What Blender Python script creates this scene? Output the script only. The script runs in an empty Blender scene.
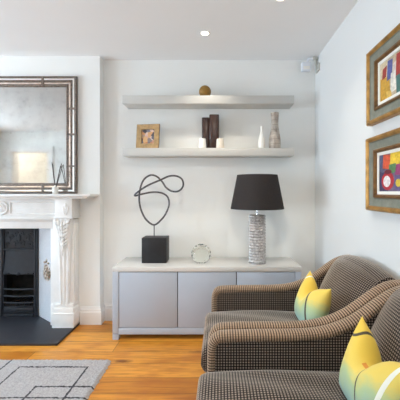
import bpy, bmesh, math, random
from mathutils import Vector, Matrix
random.seed(7)
C = bpy.context.scene.collection
PI = math.pi
F = 318.0; CAMZ = 1.35
def P(px, py, Y):
    return Vector(((px-220)*Y/F, Y, CAMZ+(191-py)*Y/F))

# ------------------------------------------------------------------ materials
def srgb(r, g, b):
    f = lambda c: (c/255/12.92) if c/255 <= .04045 else ((c/255+.055)/1.055)**2.4
    return (f(r), f(g), f(b), 1)
class NT:
    """small helper around a node tree"""
    def __init__(s, name):
        s.m = bpy.data.materials.new(name); s.m.use_nodes = True
        s.t = s.m.node_tree; s.b = s.t.nodes['Principled BSDF']
    def n(s, typ, **kw):
        o = s.t.nodes.new(typ)
        for k, v in kw.items():
            if k.startswith('i_'):
                key = k[2:]
                key = int(key) if key.isdigit() else key.replace('_', ' ')
                s.set(o.inputs[key], v)
            else: setattr(o, k, v)
        return o
    def set(s, sock, v):
        if isinstance(v, bpy.types.NodeSocket): s.t.links.new(v, sock)
        else: sock.default_value = v
    def math(s, op, a, b=None, clamp=False):
        o = s.t.nodes.new('ShaderNodeMath'); o.operation = op; o.use_clamp = clamp
        s.set(o.inputs[0], a)
        if b is not None: s.set(o.inputs[1], b)
        return o.outputs[0]
    def mix(s, f, a, b, mode='MIX'):
        o = s.t.nodes.new('ShaderNodeMix'); o.data_type = 'RGBA'; o.blend_type = mode
        s.set(o.inputs[0], f); s.set(o.inputs[6], a); s.set(o.inputs[7], b)
        return o.outputs[2]
    def ramp(s, f, stops):
        o = s.t.nodes.new('ShaderNodeValToRGB'); s.set(o.inputs[0], f)
        e = o.color_ramp.elements
        while len(e) < len(stops): e.new(.5)
        for k, (p, c) in enumerate(stops): e[k].position = p; e[k].color = c
        return o.outputs[0]
    def coord(s, which='Object'):
        return s.t.nodes.new('ShaderNodeTexCoord').outputs[which]
    def mapping(s, vec, scale=(1,1,1), rot=(0,0,0), loc=(0,0,0)):
        o = s.t.nodes.new('ShaderNodeMapping'); s.set(o.inputs[0], vec)
        o.inputs[1].default_value = loc; o.inputs[2].default_value = rot; o.inputs[3].default_value = scale
        return o.outputs[0]
    def noise(s, vec, scale, detail=3, rough=.5):
        o = s.n('ShaderNodeTexNoise'); s.set(o.inputs['Vector'], vec)
        o.inputs['Scale'].default_value = scale; o.inputs['Detail'].default_value = detail
        o.inputs['Roughness'].default_value = rough
        return o.outputs[0]
    def sep(s, vec):
        o = s.t.nodes.new('ShaderNodeSeparateXYZ'); s.set(o.inputs[0], vec); return o.outputs
    def bump(s, h, strength=.3, dist=.002):
        o = s.t.nodes.new('ShaderNodeBump'); s.set(o.inputs['Height'], h)
        o.inputs['Strength'].default_value = strength; o.inputs['Distance'].default_value = dist
        s.t.links.new(o.outputs[0], s.b.inputs['Normal'])
    def p(s, **kw):
        for k, v in kw.items(): s.set(s.b.inputs[k.replace('_', ' ')], v)
        return s

def plain(name, col, rough=.5, metal=0, var=.04, scale=9, bump=0, spec=.5):
    m = NT(name)
    nz = m.noise(m.coord('Object'), scale, 4)
    d = tuple(c*(1-var) for c in col[:3])+(1,); l = tuple(min(1, c*(1+var)) for c in col[:3])+(1,)
    m.p(Base_Color=m.ramp(nz, [(.3, d), (.7, l)]), Roughness=rough, Metallic=metal)
    m.b.inputs['Specular IOR Level'].default_value = spec
    if bump: m.bump(m.noise(m.coord('Object'), scale*14, 3), bump, .002)
    return m.m

M = {}
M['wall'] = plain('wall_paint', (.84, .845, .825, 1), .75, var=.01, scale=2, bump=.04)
M['wall_r'] = plain('wall_paint_darkened', (.71, .722, .72, 1), .7, var=.01, scale=2, bump=.04)  # same wall paint, darkened to offset the strong light on this wall
M['ceil'] = plain('ceiling_paint', (.87, .88, .89, 1), .85, var=.01, scale=2)
M['gloss_white'] = plain('white_woodwork', (.84, .835, .82, 1), .32, var=.015, scale=5)
M['stone_white'] = plain('painted_mantel_white', (.85, .85, .84, 1), .38, var=.03, scale=14, bump=.03)
M['shelf'] = plain('shelf_paint', (.56, .55, .52, 1), .4, var=.015)
M['sideboard'] = plain('grey_lacquer', srgb(180, 189, 202), .38, var=.015)
M['sideboard_top'] = plain('grey_lacquer_top_lit', srgb(214, 212, 208), .2, var=.02)  # same lacquer, lightened and warmed for light reflected on the top
M['gap'] = plain('shadow_gap_board', (.05, .05, .055, 1), .7)
M['iron'] = plain('cast_iron', srgb(34, 37, 44), .55, metal=.15, var=.25, scale=18, bump=.25)
M['soot'] = plain('sooty_brick', (.018, .015, .012, 1), .9, var=.5, scale=12, bump=.4)
M['slate'] = plain('slate_hearth', srgb(48, 50, 57), .42, var=.12, scale=20, bump=.06)
M['black'] = plain('black_wood', srgb(29, 29, 33), .5, var=.2, scale=20)
M['wire'] = plain('hammered_dark_steel', srgb(96, 94, 96), .3, metal=.8, var=.35, scale=50, bump=.35)
M['shade'] = plain('charcoal_shade_cloth', srgb(50, 46, 46), .9, spec=.25, var=.1, scale=120, bump=.2)
M['lining'] = plain('shade_lining', srgb(190, 180, 165), .8)
M['chrome'] = plain('chrome', (.75, .75, .77, 1), .15, metal=1)
M['silver'] = plain('silvered_studs', (.60, .58, .57, 1), .34, metal=.95, var=.35, scale=60)
M['bronze'] = plain('bronze_beading', srgb(122, 110, 102), .42, metal=.55, var=.45, scale=70, bump=.6)
M['strip'] = plain('mirrored_strip', (.86, .84, .81, 1), .12, metal=1, var=.1, scale=12)
M['copper'] = plain('rosy_strip', srgb(216, 200, 188), .22, metal=.9, var=.2, scale=20)
M['gold'] = plain('worn_gilt', srgb(172, 128, 66), .42, metal=.55, var=.35, scale=16, bump=.2)
M['gold_dark'] = plain('brown_gilt', srgb(118, 84, 46), .45, metal=.4, var=.35, scale=18, bump=.2)
M['greygreen'] = plain('grey_green_frame', srgb(128, 130, 118), .55, metal=.1, var=.16, scale=22, bump=.2)
M['mount'] = plain('white_mount', srgb(232, 230, 222), .8)
M['wood_frame'] = plain('oak_frame', srgb(178, 146, 100), .5, var=.25, scale=30, bump=.1)
M['wood_edge'] = plain('dark_frame_edge', srgb(92, 84, 76), .5, var=.2)
M['ebony'] = plain('dark_brown_ceramic', srgb(58, 40, 35), .22, var=.35, scale=22)
M['white_cer'] = plain('white_ceramic', srgb(238, 235, 228), .3, var=.02)
M['cup'] = plain('ivory_ceramic', srgb(222, 212, 198), .45, var=.12, scale=40, bump=.15)
M['plastic'] = plain('white_plastic', srgb(226, 229, 236), .4)
M['grey_plastic'] = plain('grey_plastic', srgb(186, 184, 176), .45)
M['legwood'] = plain('dark_leg_wood', srgb(44, 30, 22), .4, var=.2)
M['reed'] = plain('dark_reed', srgb(70, 62, 58), .7)
M['navy'] = plain('hall_panel', srgb(205, 212, 200), .6)

def emit(name, col, s):
    m = NT(name); m.p(Base_Color=(.9, .9, .9, 1), Emission_Color=col, Emission_Strength=s); return m.m
M['lamp'] = emit('lit_lamp', (1, .9, .74, 1), 14)

def glass(name, col, rough=.02, ior=1.45):
    m = NT(name); m.p(Base_Color=col, Roughness=rough, IOR=ior, Transmission_Weight=1.0); return m.m
M['glass'] = glass('pale_green_glass', (.97, 1, .97, 1), .03, 1.36)
M['clear'] = glass('clear_bottle_glass', (.97, .97, .95, 1), .03)

# antique mirror
m = NT('antique_mirror')
v = m.coord('Object'); n1 = m.noise(v, 5, 6, .65); n2 = m.noise(v, 26, 4, .6)
spots = m.ramp(n1, [(.30, (.36, .36, .345, 1)), (.46, (.44, .435, .42, 1)), (.75, (.50, .50, .485, 1))])
fl = m.ramp(n2, [(.24, (.80, .79, .77, 1)), (.36, (1, 1, 1, 1))])
m.p(Base_Color=m.mix(1.0, spots, fl, 'MULTIPLY'), Metallic=1.0, Roughness=m.math('ADD', m.math('MULTIPLY', n1, .10), .0))
M['mirror'] = m.m

# oak floor: long boards running across the room
m = NT('oak_boards')
v = m.coord('Object')
br = m.n('ShaderNodeTexBrick', offset=.37, offset_frequency=2)
m.set(br.inputs['Vector'], m.mapping(v, loc=(.55, .085, 0)))
br.inputs['Color1'].default_value = (0, 0, 0, 1); br.inputs['Color2'].default_value = (1, 1, 1, 1)
br.inputs['Mortar'].default_value = (.5, .5, .5, 1)
br.inputs['Scale'].default_value = 1; br.inputs['Mortar Size'].default_value = .0020
br.inputs['Mortar Smooth'].default_value = .3
br.inputs['Brick Width'].default_value = 1.75; br.inputs['Row Height'].default_value = .185
rowtone = m.ramp(br.outputs[0], [(0, srgb(192, 122, 36)), (.5, srgb(216, 145, 50)), (1, srgb(232, 162, 66))])
g = m.noise(m.mapping(v, scale=(1.4, 22, 1)), 3.2, 5, .6)
grain = m.ramp(g, [(.32, (.60, .52, .42, 1)), (.50, (.98, .98, .98, 1)), (.75, (1.10, 1.09, 1.06, 1))])
c = m.mix(.85, rowtone, grain, 'MULTIPLY')
bl = m.noise(m.mapping(v, scale=(1.1, 3.2, 1)), 2.6, 3)
c = m.mix(m.ramp(bl, [(.48, (0, 0, 0, 1)), (.72, (.85, .85, .85, 1))]), c, srgb(172, 100, 34))
k = m.n('ShaderNodeTexVoronoi'); m.set(k.inputs['Vector'], m.mapping(v, scale=(1.5, 4.2, 1), loc=(.3, .1, 0))); k.inputs['Scale'].default_value = 1.25
nk = m.math('ADD', k.outputs['Distance'], m.math('MULTIPLY', m.math('SUBTRACT', m.noise(v, 17, 3), .5), .16))
kn = m.ramp(nk, [(.06, (.9, .9, .9, 1)), (.19, (0, 0, 0, 1))])
c = m.mix(kn, c, srgb(118, 66, 26))
c = m.mix(br.outputs[1], c, srgb(70, 38, 14))
m.p(Base_Color=c, Roughness=m.math('ADD', m.math('MULTIPLY', g, .16), .26))
m.bump(m.math('SUBTRACT', g, m.math('MULTIPLY', br.outputs[1], 2.0)), .12, .002)
M['floor'] = m.m

# upholstery: dark ground with a small grid of pale tufts (UV in metres)
def weave(name, dark, light, pu=.0135, pv=.0135, du=.27, dv=.27, sheen=.35):
    m = NT(name)
    s = m.sep(m.coord('UV'))
    fu = m.math('FRACT', m.math('DIVIDE', s[0], pu)); fv = m.math('FRACT', m.math('DIVIDE', s[1], pv))
    def tri(f, w):
        d = m.math('ABSOLUTE', m.math('SUBTRACT', f, .5))
        return m.math('MULTIPLY', m.math('SUBTRACT', w+.1, d), 5.0, True)
    mask = m.math('MULTIPLY', tri(fu, du), tri(fv, dv))
    nz = m.noise(m.coord('Object'), 5, 3)
    lt = m.mix(nz, light, tuple(c*.72 for c in light[:3])+(1,))
    m.p(Base_Color=m.mix(mask, dark, lt), Roughness=.85, Sheen_Weight=sheen, Sheen_Roughness=.35)
    m.b.inputs['Sheen Tint'].default_value = (.95, .82, .70, 1)
    m.b.inputs['Specular IOR Level'].default_value = .25
    m.bump(mask, .5, .003)
    return m.m
M['weave'] = weave('tufted_check_upholstery', srgb(14, 10, 9), srgb(166, 148, 134), sheen=1.0)
M['welt'] = weave('ribbed_trim_lit', srgb(56, 42, 32), srgb(186, 158, 132), .0135, .0120, .30, .46, .5)  # ribbed trim; its tan puts the light on the arm rolls into colour

# small trellis on the fireplace tiles
m = NT('trellis_tile')
s = m.sep(m.coord('Object'))
a = m.math('FRACT', m.math('MULTIPLY', m.math('ADD', m.math('SUBTRACT', s[0], s[1]), m.math('MULTIPLY', s[2], 1.4)), 40))
b = m.math('FRACT', m.math('MULTIPLY', m.math('SUBTRACT', m.math('SUBTRACT', s[0], s[1]), m.math('MULTIPLY', s[2], 1.4)), 40))
da = m.math('GREATER_THAN', m.math('ABSOLUTE', m.math('SUBTRACT', a, .5)), .36)
db = m.math('GREATER_THAN', m.math('ABSOLUTE', m.math('SUBTRACT', b, .5)), .36)
m.p(Base_Color=m.mix(m.math('MAXIMUM', da, db), srgb(226, 229, 233), srgb(196, 201, 209)), Roughness=.2)
M['tile'] = m.m
m = NT('painted_posy')
v = m.n('ShaderNodeTexVoronoi'); m.set(v.inputs['Vector'], m.coord('Object')); v.inputs['Scale'].default_value = 55
m.p(Base_Color=m.ramp(m.sep(v.outputs['Color'])[0], [(0, srgb(60, 46, 42)), (.35, srgb(150, 116, 88)), (.6, srgb(222, 214, 205)), (.85, srgb(90, 96, 74)), (1, srgb(60, 52, 50))]), Roughness=.3)
M['posy'] = m.m

# mottled vase
m = NT('mottled_stone_vase')
v = m.coord('Object')
n1 = m.noise(m.mapping(v, scale=(1, 1, .55)), 26, 4); w = m.sep(v)[2]
bands = m.math('ABSOLUTE', m.math('SUBTRACT', m.math('FRACT', m.math('MULTIPLY', w, 21)), .5))
m.p(Base_Color=m.mix(m.math('GREATER_THAN', bands, .46), m.ramp(n1, [(.3, srgb(118, 108, 100)), (.5, srgb(172, 160, 148)), (.72, srgb(206, 196, 184))]), srgb(128, 118, 108)), Roughness=.55)
M['vase'] = m.m
m = NT('rattan_ball')
v = m.n('ShaderNodeTexVoronoi', feature='DISTANCE_TO_EDGE'); m.set(v.inputs['Vector'], m.coord('Object')); v.inputs['Scale'].default_value = 60
m.p(Base_Color=m.ramp(v.outputs['Distance'], [(0, srgb(82, 58, 16)), (.12, srgb(150, 112, 36))]), Roughness=.6)
m.bump(v.outputs['Distance'], .6, .004)
M['ball'] = m.m
# family snapshot
m = NT('snapshot_print')
v = m.n('ShaderNodeTexVoronoi'); m.set(v.inputs['Vector'], m.mapping(m.coord('Object'), scale=(1, .2, 1.1))); v.inputs['Scale'].default_value = 24
m.p(Base_Color=m.ramp(m.sep(v.outputs['Color'])[0], [(0, srgb(48, 44, 52)), (.3, srgb(120, 116, 124)), (.5, srgb(214, 170, 120)), (.7, srgb(186, 108, 72)), (1, srgb(226, 214, 204))]), Roughness=.25)
M['snap'] = m.m

def cushion_mat(name, stripes):
    m = NT(name)
    u, w, _ = m.sep(m.coord('UV'))
    nz = m.noise(m.coord('UV'), 3.5, 4)
    h = m.math('ADD', w, m.math('MULTIPLY', m.math('SUBTRACT', nz, .5), .5))
    h = m.math('SUBTRACT', h, m.math('MULTIPLY', u, .31))
    c = m.ramp(h, [(.0, srgb(150, 182, 170)), (.28, srgb(178, 194, 140)), (.46, srgb(228, 202, 96)), (.9, srgb(232, 196, 70))])
    for (a0, b0, curve, hw, lo, hi, ax, col) in stripes:
        # a line  t = a0 + b0*s + curve*s^2, with (t,s) = (u,w) or (w,u)
        if ax == 'arc':
            rad = m.math('SQRT', m.math('ADD', m.math('MULTIPLY', u, u), m.math('POWER', m.math('SUBTRACT', 1.0, w), 2.0)))
            c = m.mix(m.math('LESS_THAN', m.math('ABSOLUTE', m.math('SUBTRACT', rad, a0)), hw), c, col); continue
        t, q = (u, w) if ax == 'v' else (w, u)
        line = m.math('ADD', m.math('ADD', m.math('MULTIPLY', q, b0), a0), m.math('MULTIPLY', m.math('MULTIPLY', q, q), curve))
        d = m.math('LESS_THAN', m.math('ABSOLUTE', m.math('SUBTRACT', t, line)), hw)
        rng = m.math('MULTIPLY', m.math('GREATER_THAN', q, lo), m.math('LESS_THAN', q, hi))
        c = m.mix(m.math('MULTIPLY', d, rng), c, col)
    m.p(Base_Color=c, Roughness=.7, Sheen_Weight=.15)
    m.bump(m.noise(m.coord('UV'), 60, 3), .15, .002)
    return m.m
DK = srgb(66, 58, 40); WH = srgb(238, 236, 220); ORG = srgb(214, 140, 44)
M['cush_a'] = cushion_mat('yellow_green_print', [(.97, -.33, .0, .022, 0, .97, 'v', DK), (.15, 0, 0, .014, 0, 0, 'arc', WH)])
M['cush_b'] = cushion_mat('yellow_green_print_banded', [(.70, -.22, .0, .011, 0, .84, 'v', DK), (.21, 0, 0, .016, 0, 0, 'arc', DK), (.86, 0, 0, .05, .42, .56, 'h', ORG), (.86, .04, 0, .02, 0, 1, 'v', WH)])

# rug: pale pile with drawn dark lines (metres, world aligned)
m = NT('woven_rug')
v = m.coord('Object'); s = m.sep(v)   # object origin = rug corner reference
wob = m.math('MULTIPLY', m.math('SUBTRACT', m.noise(v, 30, 2), .5), .012)
sx = m.math('ADD', s[0], wob); sy = m.math('ADD', s[1], wob)
RO = (-.86, 2.52)
segs = [  # world (x0,y0,x1,y1)
 (-1.64, .95, -1.64, 2.52), (-1.517, 2.406, -1.002, 2.406), (-1.517, 1.50, -1.517, 2.406), (-1.002, 1.25, -1.002, 2.406),
 (-1.256, 2.164, -.84, 2.164), (-1.256, 1.62, -1.256, 2.164), (-2.4, 2.047, -.84, 2.047), (-2.75, 2.30, -1.64, 2.30),
 (-2.75, 1.30, -2.75, 2.30), (-2.4, 1.10, -2.4, 2.047), (-2.1, 1.62, -1.256, 1.62), (-2.9, 1.25, -1.002, 1.25)]
mask = None
for (x0, y0, x1, y1) in segs:
    if x0 == x1: d, q, lo, hi = m.math('ABSOLUTE', m.math('SUBTRACT', sx, x0-RO[0])), sy, y0-RO[1], y1-RO[1]
    else: d, q, lo, hi = m.math('ABSOLUTE', m.math('SUBTRACT', sy, y0-RO[1])), sx, x0-RO[0], x1-RO[0]
    k = m.math('MULTIPLY', m.math('LESS_THAN', d, .0068), m.math('MULTIPLY', m.math('GREATER_THAN', q, lo-.006), m.math('LESS_THAN', q, hi+.006)))
    mask = k if mask is None else m.math('MAXIMUM', mask, k)
nz = m.noise(v, 90, 4); n2 = m.noise(v, 6, 3)
base = m.mix(n2, m.ramp(nz, [(.3, srgb(136, 133, 134)), (.65, srgb(194, 190, 190))]), srgb(172, 169, 171))
m.p(Base_Color=m.mix(mask, base, srgb(44, 42, 48)), Roughness=.95, Sheen_Weight=.2)
m.bump(nz, .7, .006)
M['rug'] = m.m

# ------------------------------------------------------------------ mesh builder
class MB:
    def __init__(s): s.bm = bmesh.new(); s.uv = s.bm.loops.layers.uv.new('UVMap'); s.fixed = set()
    def box(s, x0, x1, y0, y1, z0, z1, bev=0, seg=2):
        t = bmesh.new(); bmesh.ops.create_cube(t, size=1)
        for v in t.verts:
            v.co = Vector(((x0+x1)/2+v.co.x*(x1-x0), (y0+y1)/2+v.co.y*(y1-y0), (z0+z1)/2+v.co.z*(z1-z0)))
        if bev: bmesh.ops.bevel(t, geom=list(t.edges)+list(t.verts), offset=bev, segments=seg, affect='EDGES', profile=.5)
        s.add(t); return s
    def add(s, t, mat=None):
        if mat is not None: bmesh.ops.transform(t, matrix=mat, verts=t.verts)
        vm = {}
        for v in t.verts: vm[v] = s.bm.verts.new(v.co)
        for f in t.faces:
            try: s.bm.faces.new([vm[v] for v in f.verts])
            except ValueError: pass
        t.free()
    def grid(s, rows, cu=False, cv=False, cap=False, uvs=None):
        """rows: list of lists of points; cv closes each row on itself, cu closes the stack"""
        R = [[s.bm.verts.new(p) for p in r] for r in rows]
        nr, nc = len(R), len(R[0])
        L = [0]
        for i in range(1, nr): L.append(L[-1]+(Vector(rows[i][nc//3])-Vector(rows[i-1][nc//3])).length)
        mid = rows[nr//2]; K = [0]
        for j in range(1, nc+1): K.append(K[-1]+(Vector(mid[j % nc])-Vector(mid[j-1])).length)
        for i in range(nr if cu else nr-1):
            for j in range(nc if cv else nc-1):
                i2, j2 = (i+1) % nr, (j+1) % nc
                try: f = s.bm.faces.new([R[i][j], R[i][j2], R[i2][j2], R[i2][j]])
                except ValueError: continue
                s.fixed.add(f)
                ids = [(i, j), (i, j+1), (i+1, j+1), (i+1, j)]
                for l, (a, b) in zip(f.loops, ids):
                    if uvs: l[s.uv].uv = uvs(a/(nr-1), b/(nc-1))
                    else: l[s.uv].uv = (L[min(a, nr-1)], K[b])
        if cap and cv:
            for r in (R[0], R[-1]):
                try: s.bm.faces.new(r)
                except ValueError: pass
        return s
    def lathe(s, prof, c=(0, 0, 0), n=32, axis='z', cap=True):
        rows = []
        for r, h in prof:
            row = []
            for k in range(n):
                a = 2*PI*k/n; x, y = r*math.cos(a), r*math.sin(a)
                p = (x, y, h) if axis == 'z' else ((x, h, y) if axis == 'y' else (h, x, y))
                row.append(Vector(c)+Vector(p))
            rows.append(row)
        return s.grid(rows, cv=True, cap=cap)
    def tube(s, pts, r, n=10, closed=False, cap=True):
        pts = [Vector(p) for p in pts]; rows = []; N = len(pts); up = None
        for i, p in enumerate(pts):
            a = pts[(i-1) % N] if (closed or i > 0) else p; b = pts[(i+1) % N] if (closed or i < N-1) else p
            t = (b-a).normalized()
            if up is None: up = t.orthogonal().normalized()
            up = (up-t*up.dot(t)).normalized(); sd = t.cross(up)
            rr = r(i/(N-1)) if callable(r) else r
            rows.append([p+(up*math.cos(2*PI*k/n)+sd*math.sin(2*PI*k/n))*rr for k in range(n)])
        return s.grid(rows, cu=closed, cv=True, cap=cap and not closed)
    def ring(s, mp, u0, u1, v0, v1, prof):
        """mitred rectangular moulding; prof = (inset, height); mp(u,v,h)->point"""
        rows = []
        for d, h in prof:
            rows.append([mp(u0+d, v0+d, h), mp(u1-d, v0+d, h), mp(u1-d, v1-d, h), mp(u0+d, v1-d, h)])
        return s.grid(rows, cv=True)
    def prism(s, poly, mp, h0, h1, bev=0):
        a = [s.bm.verts.new(mp(u, v, h0)) for u, v in poly]; b = [s.bm.verts.new(mp(u, v, h1)) for u, v in poly]
        n = len(poly)
        s.bm.faces.new(a); s.bm.faces.new(b[::-1])
        for i in range(n): s.bm.faces.new([a[i], a[(i+1) % n], b[(i+1) % n], b[i]])
        return s
    def blob(s, c, rx, ry, rz, n=14, m=9, mat=None):
        t = bmesh.new(); bmesh.ops.create_uvsphere(t, u_segments=n, v_segments=m, radius=1)
        for v in t.verts: v.co = Vector((v.co.x*rx, v.co.y*ry, v.co.z*rz))
        if mat is not None: bmesh.ops.transform(t, matrix=mat, verts=t.verts)
        for v in t.verts: v.co += Vector(c)
        s.add(t); return s
    def build(s, name, mat, parent=None, smooth=None):
        bm = s.bm
        bmesh.ops.recalc_face_normals(bm, faces=bm.faces)
        for f in bm.faces:
            if f in s.fixed: continue
            n = f.normal; a = max(range(3), key=lambda i: abs(n[i]))
            for l in f.loops:
                c = l.vert.co; l[s.uv].uv = (c.y, c.z) if a == 0 else ((c.x, c.z) if a == 1 else (c.x, c.y))
        o_ = Vector((0, 0, 0))
        if parent is not None:
            r = parent
            while r.parent: r = r.parent
            o_ = Vector(r['_o'])
        else:
            zs = [v.co for v in bm.verts]
            o_ = Vector(((min(c.x for c in zs)+max(c.x for c in zs))/2, (min(c.y for c in zs)+max(c.y for c in zs))/2, min(c.z for c in zs)))
            if name.startswith('rug'): o_ = Vector((RO[0], RO[1], 0))
        for v in bm.verts: v.co -= o_
        me = bpy.data.meshes.new(name); bm.to_mesh(me); bm.free()
        me.materials.append(mat if not isinstance(mat, str) else M[mat])
        ob = bpy.data.objects.new(name, me); C.objects.link(ob)
        if parent is not None: ob.parent = parent
        else: ob.location = o_; ob['_o'] = tuple(o_)
        ang = 35 if smooth is None else smooth
        if ang:
            bm2 = bmesh.new(); bm2.from_mesh(me)
            for f in bm2.faces: f.smooth = True
            for e in bm2.edges:
                e.smooth = len(e.link_faces) == 2 and e.calc_face_angle(0) < math.radians(ang)
            bm2.to_mesh(me); bm2.free()
        return ob
def thing(name, label, cat, loc, group=None):
    o = bpy.data.objects.new(name, None); C.objects.link(o); o.location = loc; o['_o'] = tuple(loc)
    o.empty_display_size = .1
    return tag(o, label, cat, group)
def tag(o, label, cat, group=None):
    o['label'] = label; o['category'] = cat
    if group: o['group'] = group
    return o
def struct(o): o['kind'] = 'structure'; return o
def smoothpath(pts, n=8, closed=False):
    pts = [Vector(p) for p in pts]; N = len(pts); out = []
    for i in range(N if closed else N-1):
        g = lambda k: pts[k % N] if closed else pts[max(0, min(N-1, k))]
        p0, p1, p2, p3 = g(i-1), g(i), g(i+1), g(i+2)
        for k in range(n):
            t = k/n
            out.append(.5*((2*p1)+(p2-p0)*t+(2*p0-5*p1+4*p2-p3)*t*t+(3*p1-p0-3*p2+p3)*t**3))
    if not closed: out.append(pts[-1])
    return out

# ------------------------------------------------------------------ room shell
XR, XL, YB, YF, H = .995, -5.2, 3.33, -.9, 2.72
BX0, BX1, BY = -3.04, -1.22, 3.23          # chimney breast
FC = -2.13                                  # fireplace centre
struct(MB().box(XL-.2, XR+.2, -3.2, 3.9, -.12, 0).build('floor', 'floor', smooth=0))
struct(MB().box(XL-.2, XR+.2, -3.2, 3.9, H, H+.15).build('ceiling', 'ceil', smooth=0))
struct(MB().box(BX1-.10, XR+.2, YB, YB+.2, 0, H).box(XL-.2, BX0+.10, YB, YB+.2, 0, H).build('wall_back', 'wall', smooth=0))
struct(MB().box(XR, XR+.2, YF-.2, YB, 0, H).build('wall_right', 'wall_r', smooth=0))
# chimney breast with its fireplace opening
w = MB()
w.box(BX0, FC-.445, BY, YB+.02, 0, H).box(FC+.445, BX1, BY, YB+.02, 0, H).box(FC-.445, FC+.445, BY, YB+.02, .985, H)
struct(w.build('wall_chimney', 'wall', smooth=0))
# left wall with one window, wall behind the camera with two windows and a doorway
def wall_open(name, mat, horiz, lo, hi, off0, off1, openings):
    m_ = MB(); cur = lo
    def bx(a, b, z0, z1):
        if b-a < 1e-4 or z1-z0 < 1e-4: return
        if horiz: m_.box(a, b, off0, off1, z0, z1)
        else: m_.box(off0, off1, a, b, z0, z1)
    for a, b, z0, z1 in sorted(openings):
        bx(cur, a, 0, H); bx(a, b, 0, z0); bx(a, b, z1, H); cur = b
    bx(cur, hi, 0, H)
    return struct(m_.build(name, mat, smooth=0))
WL = [(-.10, 1.20, .45, 2.55), (1.45, 2.75, .45, 2.55)]
WF = [(-4.80, -3.93, 0, 2.28)]
wall_open('wall_left', 'wall', False, -3.2, YB+.2, XL-.2, XL, WL)
wall_open('wall_front', 'wall', True, XL, XR, YF-.2, YF, WF)
# hall beyond the doorway
struct(MB().box(XL, -3.1, -3.2, -3.05, 0, H).box(-3.1, -2.95, -3.2, YF-.2, 0, H).build('wall_hall', 'wall', smooth=0))
def window(n, mp, a, b, z0, z1):
    fr = MB(); fr.ring(mp, a, b, z0, z1, [(0, 0), (0, .07), (.05, .07), (.05, 0)])
    zm = (z0+z1)/2
    def bar(u0, u1, v0, v1):
        pts = [(u0, v0), (u1, v0), (u1, v1), (u0, v1)]
        fr.prism(pts, mp, .01, .05)
    bar(a+.04, b-.04, zm-.025, zm+.025)
    k = 2 if b-a > 1.4 else 1
    for i in range(1, k+1):
        u = a+(b-a)*i/(k+1); bar(u-.02, u+.02, z0+.04, z1-.04)
    struct(fr.build('window_%d' % n, 'gloss_white', smooth=0))
    ar = MB(); ar.ring(mp, a-.09, b+.09, z0-.09, z1+.09, [(0, .2), (0, .215), (.02, .222), (.085, .215), (.09, .2)])
    struct(ar.build('trim_%d' % n, 'gloss_white', smooth=0))
window(1, lambda u, v, h: Vector((XL-.2+h, u, v)), *WL[0])
window(2, lambda u, v, h: Vector((XL-.2+h, u, v)), *WL[1])
# doorway lining + architrave
d = MB(); mp = lambda u, v, h: Vector((u, YF-.2+h, v))
a, b, _, z1 = WF[0]
for x0, x1 in ((a-.10, a+.01), (b-.01, b+.10)): d.box(x0, x1, YF, YF+.03, 0, z1+.10, .006)
d.box(a-.10, b+.10, YF, YF+.034, z1-.01, z1+.10, .006)
d.box(a, a+.03, YF-.2, YF, 0, z1).box(b-.03, b, YF-.2, YF, 0, z1).box(a, b, YF-.2, YF, z1-.03, z1)
struct(d.build('trim_4', 'gloss_white', smooth=0))
d = MB().box(-4.72, -3.92, -3.05, -3.01, 0, 2.1, .004)
for z0, z1_ in ((.15, .95), (1.08, 1.95)):
    for x0, x1 in ((-4.62, -4.36), (-4.28, -4.02)): d.box(x0, x1, -3.01, -2.995, z0, z1_, .006)
struct(d.build('door_1', 'gloss_white', smooth=0))

# skirting boards
SK = [(0, 0), (.022, 0), (.022, .125), (.017, .132), (.017, .150), (.010, .160), (.008, .175), (0, .175)]
def skirting(name, pts):
    """pts: plan points (x,y,nx,ny) where n is the outward direction scaled for mitres"""
    m_ = MB(); rows = [[Vector((x+nx*d, y+ny*d, z)) for d, z in SK] for x, y, nx, ny in pts]
    m_.grid(rows, cv=True, cap=True); return struct(m_.build(name, 'gloss_white', smooth=25))
skirting('baseboard_back', [(BX1+.022, YB, 0, -1), (XR, YB, 0, -1)])
skirting('baseboard_chimney', [(FC+.715, BY, 0, -1), (BX1, BY, 1, -1), (BX1, YB, 1, 0)])
skirting('baseboard_right', [(XR, YB, -1, 0), (XR, YF, -1, 0)])
skirting('baseboard_left', [(XL, YF, 1, 0), (XL, YB, 1, 0)])

# ------------------------------------------------------------------ floating shelves
for nm, z0, z1 in (('upper', 2.208, 2.288), ('lower', 1.695, 1.773)):
    s_ = MB().box(-.960, .728, 3.12, YB, z0, z1, .003).build('floating_shelf', 'shelf', smooth=30)
    tag(s_, 'thick pale grey floating shelf, the %s one on the alcove wall' % ('upper' if nm == 'upper' else 'lower'), 'shelf', 'floating shelves in the alcove')

# ------------------------------------------------------------------ sideboard
sx0, sx1, sy0, sy1 = -.974, .738, 2.88, 3.305
sb = thing('sideboard', 'long low grey sideboard with three plain doors under the shelves', 'sideboard', ((sx0+sx1)/2, (sy0+sy1)/2, 0))
MB().box(sx0, sx1, sy0, sy1, .618, .662, .003).build('top', 'sideboard_top', sb)
cs = MB()
cs.box(sx0, sx0+.055, sy0, sy1, .05, .618, .002).box(sx1-.055, sx1, sy0, sy1, .05, .618, .002)
cs.box(sx0+.055, sx1-.055, sy0, sy1, .05, .106, .002).box(sx0+.055, sx1-.055, sy1-.02, sy1, .106, .618)
cs.build('carcass', 'sideboard', sb)
MB().box(sx0+.056, sx1-.056, sy0+.024, sy0+.03, .107, .617).build('gap_shade_sheet', 'gap', sb)  # dark sheet close behind the doors, stands in for shade in the gaps
for x in (sx0, sx1-.055):
    for y in (sy0, sy1-.055): MB().box(x, x+.055, y, y+.055, 0, .06, .002).build('leg', 'sideboard', sb)
dx0, dx1 = sx0+.055, sx1-.055; dw = (dx1-dx0)/3
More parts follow.
